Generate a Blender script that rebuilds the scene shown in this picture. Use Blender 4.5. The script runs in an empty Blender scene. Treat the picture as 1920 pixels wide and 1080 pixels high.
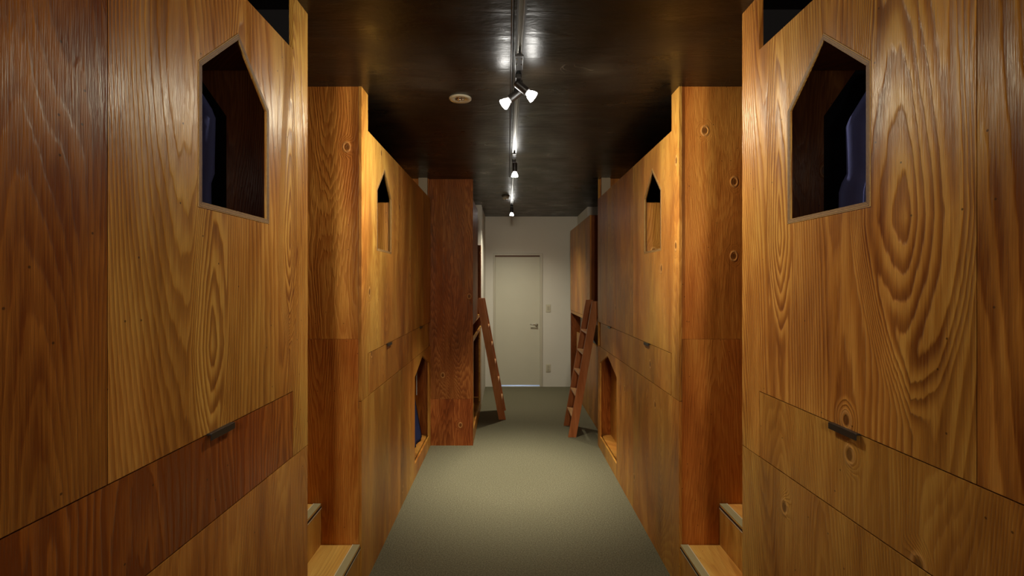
import bpy, bmesh, math, random
from mathutils import Vector, Matrix
from mathutils.geometry import tessellate_polygon
random.seed(7)
S = bpy.context.scene
COL = S.collection

# ------------------------------------------------------------------ camera, world, exposure
EYE = 1.559
cam_d = bpy.data.cameras.new('camera'); cam = bpy.data.objects.new('camera', cam_d); COL.objects.link(cam)
cam.location = (0, 0, EYE); cam.rotation_euler = (math.radians(90), 0, 0)
cam_d.sensor_width = 36; cam_d.lens = 36 * 925 / 1920
cam_d.shift_x = 8 / 1920; cam_d.shift_y = -10 / 1920; cam_d.clip_start = 0.02
S.camera = cam
W = bpy.data.worlds.new('world'); S.world = W; W.use_nodes = True
W.node_tree.nodes['Background'].inputs[0].default_value = (0.25, 0.32, 0.5, 1)
W.node_tree.nodes['Background'].inputs[1].default_value = 0.15
S.view_settings.view_transform = 'Standard'; S.view_settings.look = 'None'
S.view_settings.gamma = 1; S.view_settings.use_curve_mapping = False
S.view_settings.exposure = 0.35

WL, WR = 0.738, 0.865          # corridor half widths left / right of the camera
H = 2.55; TOP = 2.36           # ceiling, top of the bunk fronts
FT, FB = 1.187, 0.962          # top and bottom of the long flaps
XL, XR = -1.85, 1.95           # outer walls
YB, YE = -2.6, 7.39            # wall behind the camera, end wall

# ------------------------------------------------------------------ node helpers
class NT:
    def __init__(s, name):
        s.m = bpy.data.materials.new(name); s.m.use_nodes = True; s.t = s.m.node_tree
        s.b = s.t.nodes['Principled BSDF']; s.out = s.t.nodes['Material Output']
    def n(s, typ, **kw):
        nd = s.t.nodes.new(typ)
        for k, v in kw.items(): setattr(nd, k, v)
        return nd
    def put(s, sock, v):
        if isinstance(v, bpy.types.NodeSocket): s.t.links.new(v, sock)
        else: sock.default_value = v
    def math(s, op, a, b=0.0, c=None, clamp=False):
        nd = s.n('ShaderNodeMath', operation=op, use_clamp=clamp)
        s.put(nd.inputs[0], a); s.put(nd.inputs[1], b)
        if c is not None: s.put(nd.inputs[2], c)
        return nd.outputs[0]
    def comb(s, x, y, z=0.0):
        nd = s.n('ShaderNodeCombineXYZ')
        for i, v in enumerate((x, y, z)): s.put(nd.inputs[i], v)
        return nd.outputs[0]
    def noise(s, vec, scale, detail=2, rough=.5, dist=0, dim='3D'):
        nd = s.n('ShaderNodeTexNoise', noise_dimensions=dim)
        s.put(nd.inputs['Vector'], vec); nd.inputs['Scale'].default_value = scale
        nd.inputs['Detail'].default_value = detail; nd.inputs['Roughness'].default_value = rough
        nd.inputs['Distortion'].default_value = dist
        return nd.outputs[0]
    def mr(s, v, a, b, c, d, smooth=False):
        nd = s.n('ShaderNodeMapRange'); nd.interpolation_type = 'SMOOTHSTEP' if smooth else 'LINEAR'
        s.put(nd.inputs[0], v)
        for i, x in enumerate((a, b, c, d)): s.put(nd.inputs[i + 1], x)
        return nd.outputs[0]
    def mix(s, f, a, b, mode='MIX'):
        nd = s.n('ShaderNodeMix', data_type='RGBA', blend_type=mode)
        s.put(nd.inputs[0], f); s.put(nd.inputs[6], a); s.put(nd.inputs[7], b)
        return nd.outputs[2]
    def bump(s, h, strength, dist):
        nd = s.n('ShaderNodeBump'); nd.inputs['Strength'].default_value = strength
        nd.inputs['Distance'].default_value = dist; s.put(nd.inputs['Height'], h)
        s.put(s.b.inputs['Normal'], nd.outputs[0]); return nd
    def set(s, **kw):
        for k, v in kw.items(): s.put(s.b.inputs[k.replace('_', ' ')], v)
        return s.m

def plain(name, col, rough=.5, metal=0.0, **kw):
    t = NT(name); t.set(Base_Color=(*col, 1), Roughness=rough, Metallic=metal, **kw); return t.m

def wood(name, grain='Z', light=(.66, .38, .080), mid=(.40, .178, .030), dark=(.16, .048, .009),
         rough=.34, ringK=44.0, knots=.55, contrast=1.0, wobk=.017, arches=()):
    """rotary cut stained plywood; object colour: r seed, g tone, b grain boldness, a knots"""
    t = NT(name)
    oc = t.n('ShaderNodeTexCoord').outputs['Object']
    sp = t.n('ShaderNodeSeparateXYZ'); t.put(sp.inputs[0], oc)
    X, Y, Z = sp.outputs
    inf = t.n('ShaderNodeObjectInfo')
    sc = t.n('ShaderNodeSeparateColor'); t.put(sc.inputs[0], inf.outputs['Color'])
    seed, tone, bold = sc.outputs; kn = inf.outputs['Alpha']
    off = t.math('MULTIPLY', seed, 37.0)
    if grain == 'Z':   u, v = t.math('ADD', X, Y), Z
    elif grain == 'Y': u, v = t.math('ADD', X, Z), Y
    else:              u, v = t.math('ADD', Y, Z), X
    u = t.math('ADD', u, off); v = t.math('ADD', v, t.math('MULTIPLY', seed, 91.0))
    # knots
    vo = t.n('ShaderNodeTexVoronoi', voronoi_dimensions='2D', feature='F1')
    t.put(vo.inputs['Vector'], t.comb(u, t.math('MULTIPLY', v, .75))); vo.inputs['Scale'].default_value = 4.2
    d = vo.outputs['Distance']
    vc = t.n('ShaderNodeSeparateColor'); t.put(vc.inputs[0], vo.outputs['Color'])
    on = t.math('LESS_THAN', vc.outputs[0], kn)
    near = t.math('MULTIPLY', t.mr(d, 0.0, .22, 1.0, 0.0, True), on)
    core = t.math('MULTIPLY', t.mr(d, .035, .06, 1.0, 0.0, True), on)
    rim = t.math('MULTIPLY', t.math('MULTIPLY', t.mr(d, .045, .07, 0, 1.0, True), t.mr(d, .07, .105, 1.0, 0.0, True)), on)
    # growth rings: level sets of a stretched field
    u0 = t.math('SUBTRACT', u, off); v0 = t.math('SUBTRACT', v, t.math('MULTIPLY', seed, 91.0))
    base = t.noise(t.comb(t.math('MULTIPLY', u, 2.6), t.math('MULTIPLY', v, .34)), 1.0, .8, .4, .15, '2D')
    wob = t.noise(t.comb(t.math('MULTIPLY', u, 22.0), t.math('MULTIPLY', v, 3.2)), 1.0, 2, .55, 0, '2D')
    arch = 0.0
    for (uc, vc, hw, hh, am) in arches:          # nested cathedral arches of the rotary cut
        lean = t.math('MULTIPLY', t.math('SUBTRACT', v0, vc), .03)
        du = t.math('DIVIDE', t.math('SUBTRACT', t.math('SUBTRACT', u0, uc), lean), hw)
        dv = t.math('DIVIDE', t.math('SUBTRACT', v0, vc), hh)
        dv = t.math('ADD', t.math('MAXIMUM', dv, 0.0), t.math('MULTIPLY', t.math('MINIMUM', dv, 0.0), 2.4))
        dd = t.math('SQRT', t.math('ADD', t.math('MULTIPLY', du, du), t.math('MULTIPLY', dv, dv)))
        dd = t.math('ADD', t.math('MULTIPLY', dd, .70), t.math('MULTIPLY', t.math('ADD', t.math('ABSOLUTE', du), t.math('ABSOLUTE', dv)), .30))
        mk = t.mr(dd, .95, 1.7, 1.0, 0.0, True)
        tgt = t.math('SUBTRACT', t.math('ADD', .5, t.math('MULTIPLY', t.math('SUBTRACT', base, .5), .35)), t.math('MULTIPLY', dd, am))
        base = t.math('ADD', t.math('MULTIPLY', base, t.math('SUBTRACT', 1.0, mk)), t.math('MULTIPLY', tgt, mk))
        arch = t.math('MAXIMUM', arch, mk)
    fld = t.math('ADD', base, t.math('MULTIPLY', wob, wobk))
    wob2 = t.noise(t.comb(t.math('MULTIPLY', u, 75.0), t.math('MULTIPLY', v, 8.0)), 1.0, 2, .6, 0, '2D')
    fld = t.math('ADD', fld, t.math('MULTIPLY', wob2, .008))
    fld = t.math('ADD', fld, t.math('MULTIPLY', near, .10))
    K = t.math('ADD', ringK * .75, t.math('MULTIPLY', t.math('SUBTRACT', 1.0, bold), ringK * .9))
    fr = t.math('FRACT', t.math('MULTIPLY', fld, K))
    # asymmetric band: slow rise, sharp fall
    up = t.mr(fr, 0.0, .72, 0.0, 1.0, True); dn = t.mr(fr, .80, .97, 1.0, 0.0, True)
    ring = t.math('MULTIPLY', up, dn)
    fib = t.noise(t.comb(t.math('MULTIPLY', u, 260.0), t.math('MULTIPLY', v, 7.0)), 1.0, 3, .65, 0, '2D')
    pore = t.noise(t.comb(t.math('MULTIPLY', u, 520.0), t.math('MULTIPLY', v, 18.0)), 1.0, 1, .5, 0, '2D')
    blo = t.noise(t.comb(t.math('MULTIPLY', u, 4.0), t.math('MULTIPLY', v, 1.3)), 1.0, 3, .55, .4, '2D')
    blo2 = t.noise(t.comb(t.math('MULTIPLY', u, 16.0), t.math('MULTIPLY', v, 1.5)), 1.0, 3, .6, .3, '2D')
    amp = t.math('MULTIPLY', t.math('ADD', .06, t.math('MULTIPLY', bold, .34)), contrast)
    if arches: amp = t.math('ADD', amp, t.math('MULTIPLY', arch, .26))
    c = t.math('ADD', .5, t.math('MULTIPLY', t.math('SUBTRACT', ring, .5), amp))
    c = t.math('ADD', c, t.math('MULTIPLY', t.math('SUBTRACT', fib, .5), .62))
    c = t.math('ADD', c, t.math('MULTIPLY', t.math('SUBTRACT', blo, .5), 1.0))
    c = t.math('ADD', c, t.math('MULTIPLY', t.math('SUBTRACT', blo2, .5), .60))
    c = t.math('ADD', c, t.math('MULTIPLY', t.math('SUBTRACT', tone, .5), .9), clamp=True)
    ramp = t.n('ShaderNodeValToRGB'); t.put(ramp.inputs[0], c)
    e = ramp.color_ramp.elements
    e[0].position = 0.0; e[0].color = (*dark, 1); e[1].position = 1.0; e[1].color = (*light, 1)
    m_ = e.new(.5); m_.color = (*mid, 1)
    col = ramp.outputs[0]
    redd = t.mr(t.noise(t.comb(t.math('MULTIPLY', u, 1.7), t.math('MULTIPLY', v, .8), 5.0), 1.0, 2), .40, .64, 0, .45, True)
    col = t.mix(redd, col, t.mix(1.0, col, (1.12, .74, .72, 1), 'MULTIPLY'))
    col = t.mix(t.math('MULTIPLY', core, .75), col, (.09, .03, .008, 1))
    col = t.mix(t.math('MULTIPLY', rim, .45), col, (.62, .33, .11, 1))
    # pin holes
    v2 = t.n('ShaderNodeTexVoronoi', voronoi_dimensions='2D'); t.put(v2.inputs['Vector'], t.comb(u, v)); v2.inputs['Scale'].default_value = 16
    v2c = t.n('ShaderNodeSeparateColor'); t.put(v2c.inputs[0], v2.outputs['Color'])
    pin = t.math('MULTIPLY', t.mr(v2.outputs['Distance'], .025, .05, 1, 0, True), t.math('LESS_THAN', v2c.outputs[1], .10))
    col = t.mix(t.math('MULTIPLY', pin, .8), col, (.03, .012, .006, 1))
    ro = t.math('ADD', rough, t.math('MULTIPLY', t.math('SUBTRACT', blo2, .5), .22))
    hgt = t.math('ADD', t.math('MULTIPLY', ring, t.math('MULTIPLY', bold, 1.1)), t.math('ADD', t.math('MULTIPLY', fib, .5), t.math('MULTIPLY', pore, .25)))
    hgt = t.math('ADD', hgt, t.math('MULTIPLY', rim, 1.2))
    t.bump(hgt, .7, .0020)
    t.set(Base_Color=col, Roughness=ro)
    t.b.inputs['Specular IOR Level'].default_value = .26
    t.b.inputs['Specular Tint'].default_value = (1.0, .80, .48, 1)
    return t.m

M = {}
M['ply'] = wood('stained_plywood')
M['ply_left'] = wood('stained_plywood_left_sheet', arches=[(.525, 1.40, .060, .48, .085), (.645, 2.10, .045, .25, .07), (.97, 1.70, .055, .55, .09)])
M['ply_right'] = wood('stained_plywood_right_sheet', arches=[(.365, 1.70, .110, .68, .105), (.865, 1.70, .060, .62, .10)])
M['ply_curl'] = wood('curly_stained_plywood', light=(.70, .32, .060), mid=(.44, .150, .024), dark=(.20, .052, .009), wobk=.055, ringK=34)
M['ply_step'] = wood('stained_plywood_tread', 'Y', light=(.76, .48, .12), mid=(.62, .33, .070), dark=(.36, .14, .022), ringK=22, contrast=.7)
M['ply_red'] = wood('reddish_plywood', light=(.40, .150, .034), mid=(.205, .056, .012), dark=(.085, .018, .004), rough=.45, ringK=62, wobk=.045)
M['timber'] = wood('red_brown_timber', light=(.52, .21, .080), mid=(.36, .125, .042), dark=(.20, .06, .018), ringK=24, contrast=.5)
M['timber_tread'] = wood('pale_tread_timber', 'Y', light=(.66, .38, .17), mid=(.52, .27, .11), dark=(.34, .14, .05), ringK=20, contrast=.5)

def ply_edge():
    t = NT('plywood_edge')
    oc = t.n('ShaderNodeTexCoord').outputs['Object']
    no = t.noise(oc, 90, 3, .7)
    c = t.mix(no, (.30, .15, .045, 1), (.64, .40, .14, 1))
    t.set(Base_Color=c, Roughness=.7); t.b.inputs['Specular IOR Level'].default_value = .15; return t.m
M['edge'] = ply_edge()
M['edge_dark'] = plain('plywood_dark_glue_line', (.10, .035, .012), .6)

def carpet():
    t = NT('olive_carpet')
    oc = t.n('ShaderNodeTexCoord').outputs['Object']
    a = t.noise(oc, 130, 4, .9); b = t.noise(oc, 75, 4, .85); g = t.noise(oc, 1.2, 2)
    c = t.mix(t.mr(a, .3, .7, 0, 1), (.028, .024, .013, 1), (.255, .228, .142, 1))
    c = t.mix(t.mr(b, .58, .72, 0, .55), c, (.36, .34, .23, 1))
    c = t.mix(t.mr(b, .42, .30, 0, .5), c, (.03, .028, .015, 1))
    c = t.mix(t.mr(g, .3, .7, 0, .25), c, (.12, .11, .065, 1))
    t.bump(t.math('ADD', a, b), .6, .006)
    t.set(Base_Color=c, Roughness=.95); t.b.inputs['Specular IOR Level'].default_value = .15
    return t.m
M['carpet'] = carpet()

def ceil_mat():
    t = NT('black_glossy_ceiling')
    oc = t.n('ShaderNodeTexCoord').outputs['Object']
    mp = t.n('ShaderNodeMapping'); t.put(mp.inputs[0], oc); mp.inputs['Scale'].default_value = (1.2, 4.5, 1)
    a = t.noise(mp.outputs[0], 2.2, 4, .6, .5); b = t.noise(oc, 38, 3, .6); c0 = t.noise(oc, 5, 3)
    c = t.mix(t.mr(a, .35, .7, 0, 1), (.012, .0075, .0045, 1), (.026, .018, .011, 1))
    # fine scratches
    w = t.noise(oc, 2.4, 1, .5, 3.5)
    sc = t.math('MULTIPLY', t.mr(t.math('ABSOLUTE', t.math('SUBTRACT', w, .5)), 0, .0022, 1, 0), t.mr(c0, .58, .64, 0, 1))
    c = t.mix(t.math('MULTIPLY', sc, .6), c, (.20, .16, .12, 1))
    t.bump(t.math('ADD', t.math('MULTIPLY', a, 1.0), t.math('MULTIPLY', b, .18)), .35, .012)
    t.set(Base_Color=c, Roughness=t.mr(c0, .3, .7, .25, .42)); t.b.inputs['Specular IOR Level'].default_value = .42; return t.m
M['ceiling'] = ceil_mat()

def paint(name, col, rough=.6):
    t = NT(name)
    oc = t.n('ShaderNodeTexCoord').outputs['Object']
    g = t.noise(oc, 2.5, 3, .6); f = t.noise(oc, 160, 2)
    c = t.mix(t.mr(g, .3, .7, 0, .18), (*col, 1), (col[0] * .8, col[1] * .8, col[2] * .76, 1))
    t.bump(f, .15, .001); t.set(Base_Color=c, Roughness=rough); return t.m
M['wall'] = paint('off_white_paint', (.62, .585, .50))
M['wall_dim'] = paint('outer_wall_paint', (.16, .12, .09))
M['door'] = paint('cream_door_paint', (.53, .50, .385), .45)
M['doorframe'] = paint('door_frame_paint', (.46, .42, .32), .4)
M['ivory'] = plain('ivory_plastic', (.50, .46, .33), .4)
M['chrome'] = plain('polished_metal', (.75, .72, .68), .15, 1.0)
M['brass'] = plain('aged_nickel', (.42, .36, .26), .3, 1.0)
M['black'] = plain('black_metal', (.018, .015, .013), .35)
M['blackcloth'] = plain('black_blackout_cloth', (.003, .002, .003), .98)
M['rail'] = plain('track_aluminium', (.30, .29, .27), .28, .9)
M['nosing'] = paint('grey_grip_strip', (.36, .31, .16), .6)
M['nosing_lip'] = plain('pale_metal_lip', (.80, .74, .55), .3, .3)
M['gap_shade'] = plain('dark_gap_shade', (.03, .015, .01), .5)  # near-black standing in for shade in gaps and grooves

def cloth(name, col):
    t = NT(name)
    oc = t.n('ShaderNodeTexCoord').outputs['Object']
    a = t.noise(oc, 240, 2); g = t.noise(oc, 6, 3)
    c = t.mix(t.mr(g, .3, .7, 0, .4), (*col, 1), (col[0] * .7, col[1] * .7, col[2] * .75, 1))
    t.bump(a, .3, .001); t.set(Base_Color=c, Roughness=.85); return t.m
M['blue'] = cloth('slate_blue_cloth', (.55, .57, .88))
M['navy'] = cloth('navy_cloth', (.03, .045, .17))
M['hem'] = cloth('white_hem_cloth', (.7, .66, .6))

def emis(name, col, st):
    t = NT(name); t.set(Base_Color=(*col, 1)); t.b.inputs['Emission Color'].default_value = (*col, 1)
    t.b.inputs['Emission Strength'].default_value = st; return t.m
M['bulb'] = emis('lit_halogen_glass', (1.0, .97, .90), 30.0)

# ------------------------------------------------------------------ mesh helpers
def slab_bm(axis, outer, a, b, holes=(), bm=None):
    """closed prism: outline in the plane across `axis`, from a to b along it, real through-holes"""
    bm = bm or bmesh.new()
    loops = [list(outer)] + [list(h) for h in holes]
    def P(p, t):
        return {'x': (t, p[0], p[1]), 'y': (p[0], t, p[1]), 'z': (p[0], p[1], t)}[axis]
    A = [[bm.verts.new(P(p, a)) for p in l] for l in loops]
    B = [[bm.verts.new(P(p, b)) for p in l] for l in loops]
    if holes:
        tri = tessellate_polygon([[Vector((p[0], p[1], 0)) for p in l] for l in loops])
        fa = sum(A, []); fb = sum(B, [])
        for t in tri:
            try: bm.faces.new([fa[i] for i in t]); bm.faces.new([fb[i] for i in reversed(t)])
            except ValueError: pass
    else:
        bm.faces.new(A[0]); bm.faces.new(list(reversed(B[0])))
    for la, lb in zip(A, B):
        n = len(la)
        for i in range(n):
            j = (i + 1) % n
            bm.faces.new((la[i], lb[i], lb[j], la[j]))
    return bm
def box_bm(x0, x1, y0, y1, z0, z1, bm=None):
    return slab_bm('z', [(x0, y0), (x1, y0), (x1, y1), (x0, y1)], z0, z1, bm=bm)
def lathe_bm(prof, seg=32, bm=None, mat=None):
    bm = bm or bmesh.new(); rings = []
    for r, z in prof:
        ring = [bm.verts.new((max(r, 1e-5) * math.cos(2 * math.pi * k / seg), max(r, 1e-5) * math.sin(2 * math.pi * k / seg), z)) for k in range(seg)]
        if mat is not None:
            for v in ring: v.co = mat @ v.co
        rings.append(ring)
    for i in range(len(rings) - 1):
        for k in range(seg):
            bm.faces.new((rings[i][k], rings[i][(k + 1) % seg], rings[i + 1][(k + 1) % seg], rings[i + 1][k]))
    bm.faces.new(rings[0]); bm.faces.new(rings[-1]); return bm
def tube_bm(p0, p1, r, seg=12, bm=None):
    p0, p1 = Vector(p0), Vector(p1); d = p1 - p0
    m = Matrix.Translation(p0) @ d.to_track_quat('Z', 'Y').to_matrix().to_4x4()
    return lathe_bm([(r, 0), (r, d.length)], seg, bm, m)

def obj(name, bm, mat, parent=None, bevel=0.0, smooth=False, col=None, origin=None):
    bmesh.ops.recalc_face_normals(bm, faces=bm.faces)
    off = parent_world(parent) if parent else Vector(origin or (0, 0, 0))
    if off.length: bmesh.ops.translate(bm, verts=bm.verts, vec=-off)
    me = bpy.data.meshes.new(name); bm.to_mesh(me); bm.free()
    me.materials.append(M[mat] if isinstance(mat, str) else mat)
    if smooth:
        for p in me.polygons: p.use_smooth = True
    o = bpy.data.objects.new(name, me); COL.objects.link(o)
    if parent: o.parent = parent
    elif origin: o.location = origin
    if bevel:
        m = o.modifiers.new('bevel', 'BEVEL'); m.width = bevel; m.segments = 2; m.limit_method = 'ANGLE'; m.angle_limit = math.radians(40)
    o.color = col or (random.random(), .5, .45, .35)
    return o
def parent_world(o):
    v = Vector((0, 0, 0))
    while o: v += o.location; o = o.parent
    return v
def thing(name, label, cat, loc, group=None):
    o = bpy.data.objects.new(name, None); COL.objects.link(o); o.location = loc
    o.empty_display_size = .1
    o['label'] = label; o['category'] = cat
    if group: o['group'] = group
    return o
def tag(o, label, cat, group=None):
    o['label'] = label; o['category'] = cat
    if group: o['group'] = group
    return o
def struct(name, bm, mat, parent=None, **kw):
    o = obj(name, bm, mat, parent, **kw)
    if not parent: o['kind'] = 'structure'
    return o
def rect(a0, a1, b0, b1): return [(a0, b0), (a1, b0), (a1, b1), (a0, b1)]

# ------------------------------------------------------------------ the room
struct('floor', box_bm(XL - .1, XR + .1, YB - .1, YE + .9, -.05, 0), 'carpet')
struct('ceiling', box_bm(XL - .1, XR + .1, YB - .1, YE + .1, H, H + .05), 'ceiling')
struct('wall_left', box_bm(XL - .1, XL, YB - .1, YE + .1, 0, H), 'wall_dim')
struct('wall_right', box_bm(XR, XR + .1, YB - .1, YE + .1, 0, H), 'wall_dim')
struct('wall_near', box_bm(XL, XR, YB - .1, YB, 0, H), 'wall')
DX0, DX1, DT = -.190, .480, 1.962           # door leaf
struct('wall_back', slab_bm('y', rect(XL, XR, 0, H), YE, YE + .1, [rect(DX0 - .02, DX1 + .02, 0.0001, DT + .02)]), 'wall')
struct('wall_left_return', box_bm(XL, -.337, 6.28, YE, 0, H), 'wall')
struct('wall_right_return', box_bm(1.043, XR, 6.45, YE, 0, H), 'wall')
# door
door = struct('door_1', box_bm(DX0, DX1, YE + .015, YE + .055, .022, DT), 'door', bevel=.002)
fr = slab_bm('y', [(DX0 - .026, 0), (DX0, 0), (DX0, DT + .004), (DX1, DT + .004), (DX1, 0), (DX1 + .04, 0), (DX1 + .04, DT + .035), (DX0 - .026, DT + .035)], YE - .015, YE + .09)
struct('door_frame', fr, 'doorframe', door, bevel=.003)
struct('door_stop', box_bm(DX0, DX1, YE - .004, YE + .013, DT - .014, DT + .004), 'edge_dark', door)
hb = lathe_bm([(.024, 0), (.024, .008), (.011, .012), (.011, .045)], 20, None, Matrix.Translation((.432, YE + .015, .925)) @ Matrix.Rotation(math.radians(90), 4, 'X'))
tube_bm((.432, YE - .028, .925), (.335, YE - .03, .935), .009, 12, hb)
struct('door_handle', hb, 'chrome', door, smooth=True)
# sill strip of the next room seen through the gap under the door
struct('trim_1', box_bm(DX0 - .02, DX1 + .02, YE + .005, YE + .85, 0, .004), plain('pale_hall_floor', (.7, .72, .75), .4))

# wall fittings by the door
def plate(label, z, name, cat, slots):
    t = thing(name, label, cat, (.607, YE, z))
    obj('cover_plate', box_bm(.572, .642, YE - .008, YE, z - .058, z + .058), 'ivory', t, bevel=.003)
    for dz, hh in slots:
        obj('rocker' if cat == 'switch' else 'socket_insert', box_bm(.590, .624, YE - .012, YE - .008, z + dz - hh, z + dz + hh), plain('greyish_insert', (.40, .36, .26), .4), t, bevel=.001)
plate('small ivory light switch plate on the end wall at door handle height', 1.175, 'light_switch', 'switch', [(0, .03)])
plate('ivory power outlet plate low on the end wall right of the door', .280, 'power_outlet', 'outlet', [(.024, .018), (-.024, .018)])

# ------------------------------------------------------------------ bunk units
PT = .014                                            # sheet thickness
def W5(yc, z0=1.739, ze=2.089, za=2.243, hw=.175):   # house shaped outline
    return [(yc - hw, z0), (yc + hw, z0), (yc + hw, ze), (yc, za), (yc - hw, ze)]
def shrink(l, t):
    n = len(l); out = []
    for i in range(n):
        p0, p1, p2 = Vector(l[i - 1]), Vector(l[i]), Vector(l[(i + 1) % n])
        a = (p1 - p0).normalized(); b = (p2 - p1).normalized()
        na = Vector((-a.y, a.x)); nb = Vector((-b.y, b.x))
        m = (na + nb).normalized(); out.append(tuple(p1 + m * (t / m.dot(na))))
    return out
def ply_border(parent, xa, loop, t, s):
    """plywood liner set in an opening: pale laminations with dark glue lines on its front edge"""
    l0 = shrink(loop, .0012); l5 = shrink(loop, t)
    ln = obj('window_liner', slab_bm('x', l0, min(xa - s * .0012, xa + s * .0025), max(xa - s * .0012, xa + s * .0025), [l5]), 'edge', parent)
    for k in (.25, .55, .8):
        q0 = shrink(loop, t * k); q1 = shrink(loop, t * k + .0016)
        obj('glue_line', slab_bm('x', q0, xa - s * .0016, xa - s * .0005, [q1]), 'edge_dark', ln)
    return ln

def handle(parent, x, s, yc, z):
    bm = bmesh.new()
    # bent lip pull: top flange over the flap edge, lip hanging out in front
    box_bm(min(x - s * .010, x + s * .010), max(x - s * .010, x + s * .010), yc - .052, yc + .052, z - .0015, z + .003, bm)
    box_bm(min(x - s * .012, x - s * .009), max(x - s * .012, x - s * .009), yc - .052, yc + .052, z - .014, z + .003, bm)
    return obj('handle', bm, 'black', parent, bevel=.0008)

def c_(seed, tone=.5, bold=.45, kn=.3): return (seed, tone, bold, kn)

def bunk(s, y0, y1, ya, yseams, label, side, looks, flap, wy, post, lower_hole=None):
    """s side sign; ya stair end y; post (p0,p1)"""
    w = WL if s < 0 else WR
    xa, xb = s * w, s * (w + PT)
    out = XL if s < 0 else XR
    t = thing('bunk_bed', label, 'bunk bed', (xa, (y0 + y1) / 2, 0), 'built-in plywood bunk beds')
    # upper sheets
    g = .0012
    sheets = [(a, b) for a, b in zip(yseams[:-1], yseams[1:])]
    for i, (a, b) in enumerate(sheets):
        a_, b_ = a + (g if i else 0), b - (g if i < len(sheets) - 1 else 0)
        if a_ <= post[0] < b_ or a_ < post[1] <= b_:
            if post[1] >= y1 - 1e-6:
                loop = [(a_, FT), (post[0], FT), (post[0], FB), (b_, FB), (b_, H), (post[0], H), (post[0], TOP), (a_, TOP)]
            else:
                loop = [(a_, FB), (post[1], FB), (post[1], FT), (b_, FT), (b_, TOP), (post[1], TOP), (post[1], H), (a_, H)]
        else:
            loop = rect(a_, b_, FT, TOP)
        holes = [W5(wy)] if a_ < wy < b_ else []
        obj('front_panel', slab_bm('x', loop, xa, xb, holes), looks.get('upmat', 'ply') if i == 2 else 'ply', t, col=looks['up'][i])
    ply_border(t, xa, W5(wy), .0145, s)
    # lower sheets
    for i, (a, b) in enumerate(looks['lowseams']):
        holes = [lower_hole] if lower_hole and a < sum(p[0] for p in lower_hole) / 5 < b else []
        obj('lower_panel', slab_bm('x', rect(a + g, b - g, 0, FB - .003), xa, xb, holes), 'ply', t, col=looks['low'][i])
    # flap
    f0, f1 = flap
    fl = obj('flap', box_bm(min(xa, xb), max(xa, xb), f0 + .003, f1 - .003, FB + .001, FT - .003), looks.get('flapmat', 'ply'), t, col=looks['flap'])
    for hy in (f0 + .435, f1 - .435): handle(fl, xa, s, hy, FT - .002)
    obj('gap_backing', box_bm(min(xb, xb + s * .01), max(xb, xb + s * .01), f0 - .02, f1 + .02, FB - .02, FT + .02), 'gap_shade', t)  # dark sheet added behind the flap so its gaps look black
    # decks
    di, do = xb + s * .012, out - s * .01
    obj('upper_deck', box_bm(min(di, do), max(di, do), y0 + .03, y1 - .03, 1.13, 1.160), 'ply', t, col=c_(.3, .4))
    obj('lower_deck', box_bm(min(di, do), max(di, do), y0 + .03, y1 - .03, .085, .113), 'ply', t, col=c_(.3, .4))
    obj('shade_lid', box_bm(min(di, do), max(di, do), y0 + .03, y1 - .03, TOP - .030, TOP - .018), 'ply_red', t, col=c_(.5, .3, .2, 0))  # lid added to keep light from above out of the bunk
    return t, xa, xb, out

def end_sheets(t, s, xs, out, y0, y1, seam, looks, hole=None):
    a, b = min(xs, out - s * .004), max(xs, out - s * .004)
    obj('end_panel', slab_bm('y', rect(a, b, 0, seam - .0012), y0, y1), 'ply_curl', t, col=looks[0])
    return obj('end_panel', slab_bm('y', rect(a, b, seam, H), y0, y1, [hole] if hole else []), 'ply_curl', t, col=looks[1])

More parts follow.
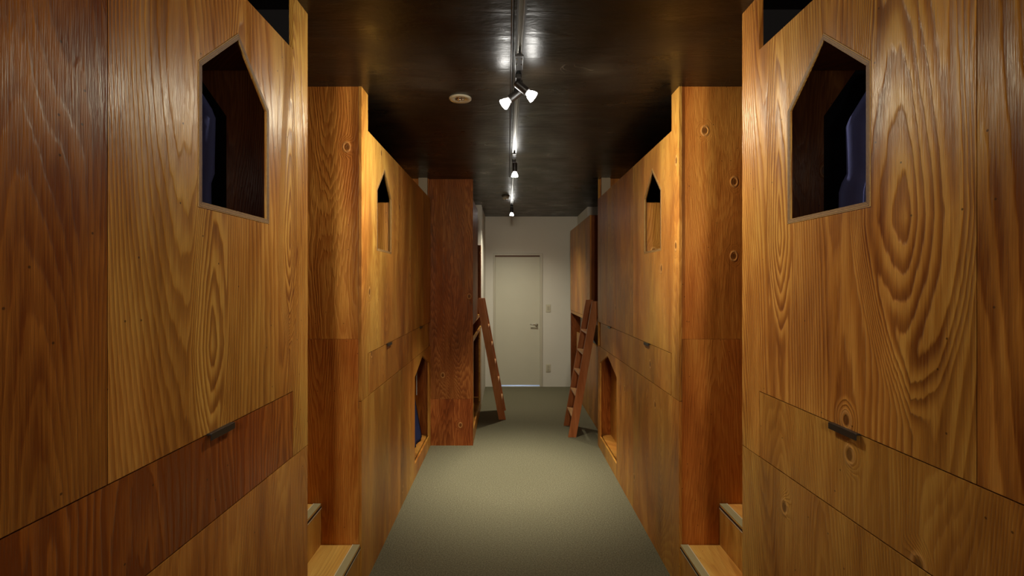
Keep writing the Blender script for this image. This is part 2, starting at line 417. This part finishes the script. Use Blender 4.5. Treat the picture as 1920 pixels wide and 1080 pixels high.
SEAM_END = 1.274
UPF = 1.697
for s in (-1, 1):
    side = 'left' if s < 0 else 'right'
    w = WL if s < 0 else WR
    L = dict(upmat='ply_left' if s < 0 else 'ply_right',
        up=[c_(.11, .5), c_(.62, .20, .30, .6), c_(.255, .54, .70, .08)] if s < 0 else [c_(.4, .5), c_(.71, .36, .8, .15), c_(.333, .54, .82, .15)],  # second left sheet toned darker, standing in for light falling off
        low=[c_(.2), c_(.81, .5, .3, .1), c_(.37, .55, .3, .1)] if s < 0 else [c_(.5), c_(.93, .42, .4, .2), c_(.57, .58, .35, .1)],
        lowseams=[(-.41, 0), (0, .91), (.91, 1.82)],
        flapmat='ply_curl' if s < 0 else 'ply',
        flap=c_(.447, .02, .75, .3) if s < 0 else c_(.513, .50, .3, .75))
    lab = ('near left plywood bunk with one arrow-topped window and dark-stained long flap' if s < 0 else
           'near right plywood bunk with bold arched grain beside its arrow-topped window')
    t, xa, xb, out = bunk(s, -.41, 1.82, 1.82, [-.41, 0, .91, 1.82], lab, side, L, (-.29, UPF), 1.35, (UPF, 1.82))
    # end panel on the stair side with its house shaped doorway
    xh = s * (w + .29)
    d0, d1 = min(xh, s * (w + .75)), max(xh, s * (w + .75))
    hole = [(d0, SEAM_END + .02), (d1, SEAM_END + .02), (d1, 2.167), ((d0 + d1) / 2, 2.5), (d0, 2.167)]
    hole[3] = ((d0 + d1) / 2, 2.5)
    end_sheets(t, s, xb, out, 1.803, 1.818, SEAM_END, [c_(.3, .4), c_(.6, .1, .3)], hole)
    end_sheets(t, s, xb, out, -.408, -.393, SEAM_END, [c_(.3, .4), c_(.6, .3, .3)])
    b0, b1 = s * (w + PT), s * (w + .30)
    obj('dark_notch_board', box_bm(min(b0, b1), max(b0, b1), 1.790, 1.802, TOP - .016, H), 'blackcloth', t)  # black board added so the notch over the front stays dark
    # blackout sheet and slate blue drape hung across that doorway
    def drape(name, x_in, x_out, y, z0, z1, eave, waves, matn, bow=0.0, kink=None):
        bm = bmesh.new(); nx, nz = 28, 30; grid = []
        for j in range(nz + 1):
            fz = j / nz; row = []
            z = z0 + (z1 - z0) * fz
            inset = 0.0
            if z > eave: inset = (z - eave) * .62
            if kink and z < kink[0]: inset += kink[1] * min(1, (kink[0] - z) / .03) ** .5
            inset += bow * math.sin(math.pi * fz) * .5
            for i in range(nx + 1):
                fx = i / nx
                x = (abs(x_in) + inset) * (1 - fx) + abs(x_out) * fx
                row.append(bm.verts.new((s * x, y + .012 * math.sin(fx * waves * math.pi * 2 + .6) + .004 * math.sin(z * 9), z)))
            grid.append(row)
        for j in range(nz):
            for i in range(nx): bm.faces.new((grid[j][i], grid[j][i + 1], grid[j + 1][i + 1], grid[j + 1][i]))
        bmesh.ops.solidify(bm, geom=bm.faces, thickness=.003)
        return obj(name, bm, matn, smooth=True, origin=(s * x_in, y, z0))
    tag(drape('blackout_curtain', w + .24, w + .78, 1.842, 1.31, 2.50, 2.6, 3, 'blackcloth'),
        'black blackout cloth edge seen inside the near %s bunk window' % side, 'curtain')
    tag(drape('bed_curtain', w + (.318 if s < 0 else .356), w + .74, 1.775, 1.31, 2.322, 2.165 if s < 0 else 2.13, 4, 'blue', kink=(1.95, .012) if s < 0 else (1.93, -.028)),
        'slate blue cloth hanging inside the near %s bunk, seen through its window' % side, 'curtain', 'blue cloths inside the near bunks')
    # middle bunks
    L = dict(
        up=[c_(.155, .60, .35, .12), c_(.84, .47, .35, .1), c_(.39, .40, .3, .1)] if s < 0 else [c_(.66, .56, .3, .25), c_(.19, .46, .3, .1), c_(.97, .42, .3, .1)],
        low=[c_(.28, .60, .25, .05), c_(.77, .45, .3, .1)] if s < 0 else [c_(.09, .50, .25, .1), c_(.54, .5, .3, .1)],
        lowseams=[(2.49, 3.40), (3.40, 4.72)],
        flap=c_(.63, .46, .2, .1) if s < 0 else c_(.21, .50, .2, .1))
    lab = ('middle left plywood bunk, navy drape inside its low pointed doorway' if s < 0 else
           'middle right plywood bunk, empty low pointed doorway beside the right ladder')
    hole = [(3.92, .115), (4.63, .115), (4.63, .808), (4.275, .925), (3.92, .808)]
    t, xa, xb, out = bunk(s, 2.49, 4.72, 2.49, [2.49, 3.40, 4.31, 4.72], lab, side, L, (2.613, 4.60), 2.955, (2.49, 2.605), hole)
    end_sheets(t, s, xb + s * .0015, out, 2.494, 2.509, SEAM_END,
               [c_(.48, .64, .45, .05), c_(.74, .58, .35, .1)] if s < 0 else [c_(.87, .52, .25, .12), c_(.13, .54, .12, .8)])
    end_sheets(t, s, xb + s * .0015, out, 4.702, 4.717, SEAM_END, [c_(.48, .0, .4, .05), c_(.74, .36, .3, .1)])  # lower sheet darkest: shade inside the doorway put into its tone
    # narrow board inside behind the window, hem wall inside the low doorway
    b0, b1 = xb, s * 1.45
    obj('inner_board', box_bm(min(b0, b1), max(b0, b1), 3.136, 3.150, 1.161, 2.068), 'ply', t, col=c_(.41, .30, .35, .5))
    b0, b1 = s * (w + .115), s * (w + .13)
    if s > 0: obj('inner_board', box_bm(min(b0, b1), max(b0, b1), 3.3, 4.70, .114, 1.12), 'ply', t, col=c_(.81, .35, .3, .1))
    # pale post standing at the far corner above the front
    b0, b1 = s * (w + .022), s * (w + .105)
    obj('corner_post', box_bm(min(b0, b1), max(b0, b1), 4.66, 4.70, 1.161, H), paint('pale_post', (.38, .30, .19)), t)
    # dark strip painting the shade in the stair corner groove
    obj('groove_shade', box_bm(min(xb, xb + s * .0014), max(xb, xb + s * .0014), 2.491, 2.4935, FB - .04, H), 'gap_shade', t)

    # stairs between the near and the middle bunk
    st = thing('staircase', 'short plywood steps with grey grip nosings between the %s bunks' % side, 'stairs', (s * w, 2.155, 0), 'plywood steps between bunks')
    run, y_a, y_b = .197, 1.822, 2.490
    for k in range(4):
        zt = .235 + .207 * k; x0 = s * (w + .008 + run * k); x1 = s * (w + .008 + run * (k + 1) + .012)
        zb = zt - .207 if k else 0
        obj('riser', box_bm(min(x0, x0 + s * .014), max(x0, x0 + s * .014), y_a, y_b, zb, zt - .018), 'ply', st, col=c_(.3 + .13 * k, .62, .2, .15))
        tr = obj('tread', box_bm(min(x0, x1), max(x0, x1), y_a, y_b, zt - .018, zt), 'ply_step', st, col=c_(.1 + .2 * k, .62, .5, .12), bevel=.0015)
        n0, n1 = x0 - s * .001, x0 + s * .034
        nb = box_bm(min(n0, n1), max(n0, n1), y_a, y_b, zt, zt + .0025)
        no = obj('nosing', nb, 'nosing', st)
        q0, q1 = x0 + s * .034, x0 + s * .038
        obj('lip', box_bm(min(q0, q1), max(q0, q1), y_a, y_b, zt, zt + .003), 'nosing_lip', no)
        q0, q1 = x0 - s * .0025, x0 - s * .001
        obj('lip', box_bm(min(q0, q1), max(q0, q1), y_a, y_b, zt - .024, zt - .019), 'nosing_lip', no)
        obj('shadow_gap', box_bm(min(q0, q1), max(q0, q1), y_a, y_b, zt - .018, zt - .008), 'gap_shade', no)

# far left bunk: its end panel stands out into the corridor
fx = -.333
t = thing('bunk_bed', 'far left bunk with reddish end panel jutting into corridor', 'bunk bed', (fx, 5.4, 0), 'built-in plywood bunk beds')
obj('end_panel', slab_bm('y', rect(XL + .004, fx, 0, .445), 4.722, 4.740), 'ply_red', t, col=c_(.44, .56, .75, .1))
obj('end_panel', slab_bm('y', rect(XL + .004, fx, .4465, H), 4.722, 4.740), 'ply_red', t, col=c_(.29, .50, .7, .1))
obj('guard_panel', box_bm(fx - .016, fx, 4.742, 5.48, 1.17, TOP), 'ply_red', t, col=c_(.6, .75, .4, .1))
obj('lower_panel', slab_bm('x', rect(4.742, 6.18, 0, 1.02), fx - .016, fx, [rect(4.80, 5.95, .13, .985)]), 'ply', t, col=c_(.7, .6, .3, .1))
obj('upper_deck', box_bm(XL + .01, fx - .02, 4.742, 6.25, 1.13, 1.165), 'ply', t, col=c_(.3, .5))
obj('lower_deck', box_bm(XL + .01, fx - .02, 4.742, 6.25, .085, .125), 'ply', t, col=c_(.3, .5))
obj('far_board', box_bm(XL + .01, fx - .006, 6.19, 6.275, 0, 2.03), 'ply_red', t, col=c_(.5, .15, .4))
# far right bunk
fx = .900
t = thing('bunk_bed', 'far right bunk with raised guard panel behind the right ladder', 'bunk bed', (fx, 5.9, 0), 'built-in plywood bunk beds')
obj('guard_panel', box_bm(fx, fx + .016, 5.405, 7.08, 1.172, 2.300), 'ply', t, col=c_(.35, .40, .25, .1))
obj('guard_end', box_bm(fx + .017, XR - .004, 5.407, 5.423, 1.172, 2.300), 'ply_red', t, col=c_(.35, .15, .25, .1))
obj('lower_panel', box_bm(.953, .969, 4.745, 6.81, 0, .88), 'ply', t, col=c_(.25, .40, .25, .1))
obj('upper_deck', slab_bm('z', [(fx + .002, 4.74), (XR - .01, 4.74), (XR - .01, 6.44), (1.035, 6.44), (1.035, 7.06), (fx + .002, 7.06)], 1.13, 1.168), 'ply', t, col=c_(.3, .4))
obj('lower_deck', slab_bm('z', [(.972, 4.74), (XR - .01, 4.74), (XR - .01, 6.44), (1.035, 6.44), (1.035, 7.06), (.972, 7.06)], .085, .125), 'ply', t, col=c_(.3, .4))
obj('far_board', box_bm(fx + .004, 1.04, 7.061, 7.079, 0, 1.17), 'ply_red', t, col=c_(.3, .25))
obj('near_board', box_bm(.885, XR - .004, 4.722, 4.738, 0, H), 'ply_red', t, col=c_(.3, .4))
obj('edge_post', box_bm(.866, .884, 4.722, 4.742, 0, H), 'ply', t, col=c_(.3, .5))

# ------------------------------------------------------------------ drape in the middle left doorway
bm = bmesh.new(); nx, nz = 16, 24; grid = []
for j in range(nz + 1):
    z = .118 + (.84 - .118) * j / nz
    row = []
    edge = 4.56 if z > .52 else 4.56 + (.52 - z) * .15
    for i in range(nx + 1):
        y = 3.70 + (edge - 3.70) * i / nx
        bulge = .058 * max(0, (.52 - z) / .4) * (i / nx)
        row.append(bm.verts.new((-(WL + .115) + bulge + .010 * math.sin(i * 1.9), y, z)))
    grid.append(row)
for j in range(nz):
    for i in range(nx): bm.faces.new((grid[j][i], grid[j][i + 1], grid[j + 1][i + 1], grid[j + 1][i]))
bmesh.ops.solidify(bm, geom=bm.faces, thickness=.003)
t = thing('doorway_curtain', 'navy blue drape with pale edge inside the low pointed doorway on the left', 'curtain', (-(WL + .1), 4.0, .118))
obj('cloth', bm, 'navy', t, smooth=True)
hb = bmesh.new()
for k in range(8):
    za, zb = .84 - k * .04, .84 - (k + 1) * .04
    tube_bm((-(WL + .105), 4.562, za), (-(WL + .105), 4.562, zb), .004, 8, hb)
obj('hem', hb, 'hem', t)

# ------------------------------------------------------------------ ladders
def ladder(s, xb, xt, y0, y1, label):
    """front edge x at floor xb, at top xt; stiles y0 and y1"""
    t = thing('ladder', label, 'ladder', (xb, (y0 + y1) / 2, 0), 'leaning wooden ladders')
    th, dp, top = .026, .080, 1.372
    for ya in (y0, y1 - th):
        loop = [(xb, 0), (xb + s * dp, 0), (xt + s * dp, top), (xt, top)]
        obj('stile', slab_bm('y', loop, ya, ya + th), 'timber', t, col=c_(random.random(), .5, .3, 0), bevel=.0015)
    for k in range(6 if False else 5):
        z = .207 + .2125 * k
        x = xb + (xt - xb) * z / top
        bm = box_bm(min(x + s * .002, x + s * .076), max(x + s * .002, x + s * .076), y0 + th, y1 - th, z - .020, z)
        obj('rung', bm, 'timber_tread', t, col=c_(random.random(), .6, .3, 0), bevel=.0015)
    return t
ladder(-1, -.022, -.278, 5.61, 6.04, 'brown wooden ladder leaning left of the white door')
ladder(1, .610, .852, 4.97, 5.40, 'brown wooden ladder leaning on the bunk right of the door, pale treads facing out')

# ------------------------------------------------------------------ track lighting
TX = .050
def track(y0, y1, label, wd=.034):
    bm = bmesh.new()
    h = wd / 2
    loop = [(TX - h, H), (TX - h, H - .020), (TX - .006, H - .020), (TX - .006, H - .006), (TX + .006, H - .006), (TX + .006, H - .020), (TX + h, H - .020), (TX + h, H)]
    t = thing('lighting_track', label, 'track rail', (TX, y0, H), 'ceiling track rails')
    obj('rail', slab_bm('y', loop, y0, y1), 'rail', t, bevel=.001)
    obj('slot', box_bm(TX - .0058, TX + .0058, y0, y1, H - .0058, H - .004), 'black', t)
    for sx in (-1, 1):
        obj('rail_edge', box_bm(TX + sx * (h - .003) - .003, TX + sx * (h - .003) + .003, y0, y1, H - .0225, H - .0203), 'black', t)
    e = y1
    obj('connector', box_bm(TX - .018, TX + .018, e - .002, e + .145, H - .026, H), 'black', t, bevel=.003)
    for k in range(4):
        sx, sy = TX - .011 + .022 * (k % 2), e + .03 + .05 * (k // 2)
        obj('screw', tube_bm((sx, sy, H - .029), (sx, sy, H - .025), .004, 10), 'chrome', t)
track(-2.3, 2.10, 'nearest length of ceiling track, entering at the top of the view')
track(2.25, 3.70, 'middle length of ceiling track above the twin spotlights')
track(3.85, 6.25, 'farthest length of ceiling track, ending before the white wall', .028)
tag(obj('conduit', tube_bm((TX - .032, -2.3, H - .006), (TX - .032, 4.6, H - .006), .0055, 10), 'black', origin=(TX, -2.3, H - .006)), 'thin black conduit running along the left side of the ceiling track', 'conduit')
for o in (): pass

def spot(px, py, aim, power, label, size=math.radians(100), vis=True, drop=.028, length=.075, sc=.84):
    """track spotlight: adapter on the rail, stem, can, glowing bulb, one spot lamp"""
    t = thing('track_spotlight', label, 'spotlight', (TX, py, H - .023), 'track spotlights')
    obj('adapter', box_bm(TX - .014, TX + .014, py - .04, py + .04, H - .044, H - .0235), 'black', t, bevel=.003)
    base = Vector((px, py, H - .044)); hub = base + Vector((0, 0, -drop))
    obj('arm', tube_bm(base + Vector((0, 0, .004)), hub, .006), 'black', t, smooth=False)
    d = Vector(aim).normalized()
    m = Matrix.Translation(hub) @ d.to_track_quat('Z', 'Y').to_matrix().to_4x4()
    k = sc
    can = lathe_bm([(.006, -.045 * k), (.020 * k, -.040 * k), (.023 * k, -.030 * k), (.023 * k, length * .55 * k), (.020 * k, length * .6 * k)], 28, None, m)
    obj('can', can, 'black', t, smooth=False)
    z0 = length * .6 * k
    bl = lathe_bm([(.012 * k, z0), (.016 * k, z0 + .004), (.024 * k, z0 + .018 * k), (.030 * k, z0 + .036 * k), (.032 * k, z0 + .044 * k), (.030 * k, z0 + .047 * k)], 28, None, m)
    obj('bulb', bl, 'bulb', t, smooth=True)
    bp = hub + d * (z0 + .052 * k)
    ld = bpy.data.lights.new('bulb_light', 'SPOT'); ld.energy = power; ld.spot_size = size; ld.spot_blend = 1.0
    ld.shadow_soft_size = .022; ld.color = (1.0, .95, .78)
    lo = bpy.data.objects.new('bulb_light', ld); COL.objects.link(lo); lo.parent = t
    lo.location = bp - t.location; lo.rotation_euler = d.to_track_quat('-Z', 'Y').to_euler()
    return t
spot(TX - .014, 2.42, (-.72, -.05, -.60), 78, 'left one of the twin track spotlights, aimed at the left bunks', math.radians(150))
spot(TX + .014, 2.32, (.72, -.02, -.60), 78, 'right one of the twin track spotlights, aimed at the right bunks', math.radians(150))
spot(TX + .006, 3.92, (.0, .04, -1), 330, 'single track spotlight over the middle of the corridor', math.radians(66))
spot(TX, 6.20, (.0, .12, -1), 85, 'farthest track spotlight near the white end wall', math.radians(140))
# round fill lamp added behind the viewpoint to light the stair-side panels
t = thing('fill_lamp', 'round fill lamp added behind the viewpoint', 'fill lamp', (0, -2.2, H))
obj('housing', lathe_bm([(.20, H), (.20, H - .03), (.19, H - .04)], 40, None, Matrix.Translation((0, -2.2, 0))), 'ivory', t)
obj('diffuser', lathe_bm([(.18, H - .04), (.17, H - .06), (.10, H - .07)], 40, None, Matrix.Translation((0, -2.2, 0))), emis('fill_lamp_diffuser', (1, .93, .78), 4), t, smooth=True)
ld = bpy.data.lights.new('fill_light', 'SPOT'); ld.energy = 210; ld.spot_size = math.radians(70); ld.spot_blend = 1.0
ld.shadow_soft_size = .16; ld.color = (1.0, .90, .74)
lo = bpy.data.objects.new('fill_light', ld); COL.objects.link(lo); lo.parent = t
lo.location = (0, 0, -.25); lo.rotation_euler = Vector((0, 1, -.05)).to_track_quat('-Z', 'Y').to_euler()

# round recessed downlight and smoke detector
lx, ly = -.255, 2.65
t = thing('ceiling_downlight', 'round ivory emergency downlight set in the black ceiling, left of the track', 'downlight', (lx, ly, H))
def hole_ring(prof, seg=40):
    bm = bmesh.new(); rings = []
    for r, z in prof:
        rings.append([bm.verts.new((lx + r * math.cos(2 * math.pi * k / seg), ly + r * math.sin(2 * math.pi * k / seg), z)) for k in range(seg)])
    n = len(rings)
    for i in range(n):
        for k in range(seg): bm.faces.new((rings[i][k], rings[i][(k + 1) % seg], rings[(i + 1) % n][(k + 1) % seg], rings[(i + 1) % n][k]))
    return bm
obj('ring', hole_ring([(.060, H), (.060, H - .005), (.056, H - .009), (.034, H - .007), (.029, H - .002), (.029, H)]), 'ivory', t, smooth=True)
obj('reflector', lathe_bm([(.029, H - .0005), (.022, H - .003), (.006, H - .004)], 28, None, Matrix.Translation((lx, ly, 0))), 'chrome', t, smooth=True)
bb = lathe_bm([(.004, H - .003), (.010, H - .006), (.010, H - .012), (.004, H - .015)], 16, None, Matrix.Translation((lx - .004, ly, 0)))
lathe_bm([(.002, H - .003), (.004, H - .006), (.003, H - .010)], 10, bb, Matrix.Translation((lx + .018, ly - .006, 0)))
obj('lamp', bb, 'chrome', t, smooth=True)
lx, ly = -.024, 5.62
t = thing('smoke_detector', 'small round smoke detector on the ceiling left of the track', 'smoke detector', (lx, ly, H))
T = Matrix.Translation((lx, ly, 0))
obj('base', lathe_bm([(.046, H), (.046, H - .012), (.042, H - .016)], 32, None, T), plain('dark_beige_plastic', (.10, .08, .055), .5), t)
obj('sensor_head', lathe_bm([(.036, H - .016), (.036, H - .030), (.028, H - .038), (.010, H - .041)], 32, None, T), 'ivory', t)

# dim fill light added inside the near bunks; daylight of the room behind the door
for s in (-1, 1):
    pl = bpy.data.lights.new('bunk_fill', 'POINT'); pl.energy = .8; pl.color = (.75, .8, 1.0); pl.shadow_soft_size = .05
    po = bpy.data.objects.new('bunk_fill', pl); COL.objects.link(po); po.location = (s * 1.55, 1.1, 2.1)
pl = bpy.data.lights.new('hall_daylight', 'POINT'); pl.energy = 12; pl.color = (.62, .74, 1.0); pl.shadow_soft_size = .1
po = bpy.data.objects.new('hall_daylight', pl); COL.objects.link(po); po.location = (.15, YE + .5, .5)
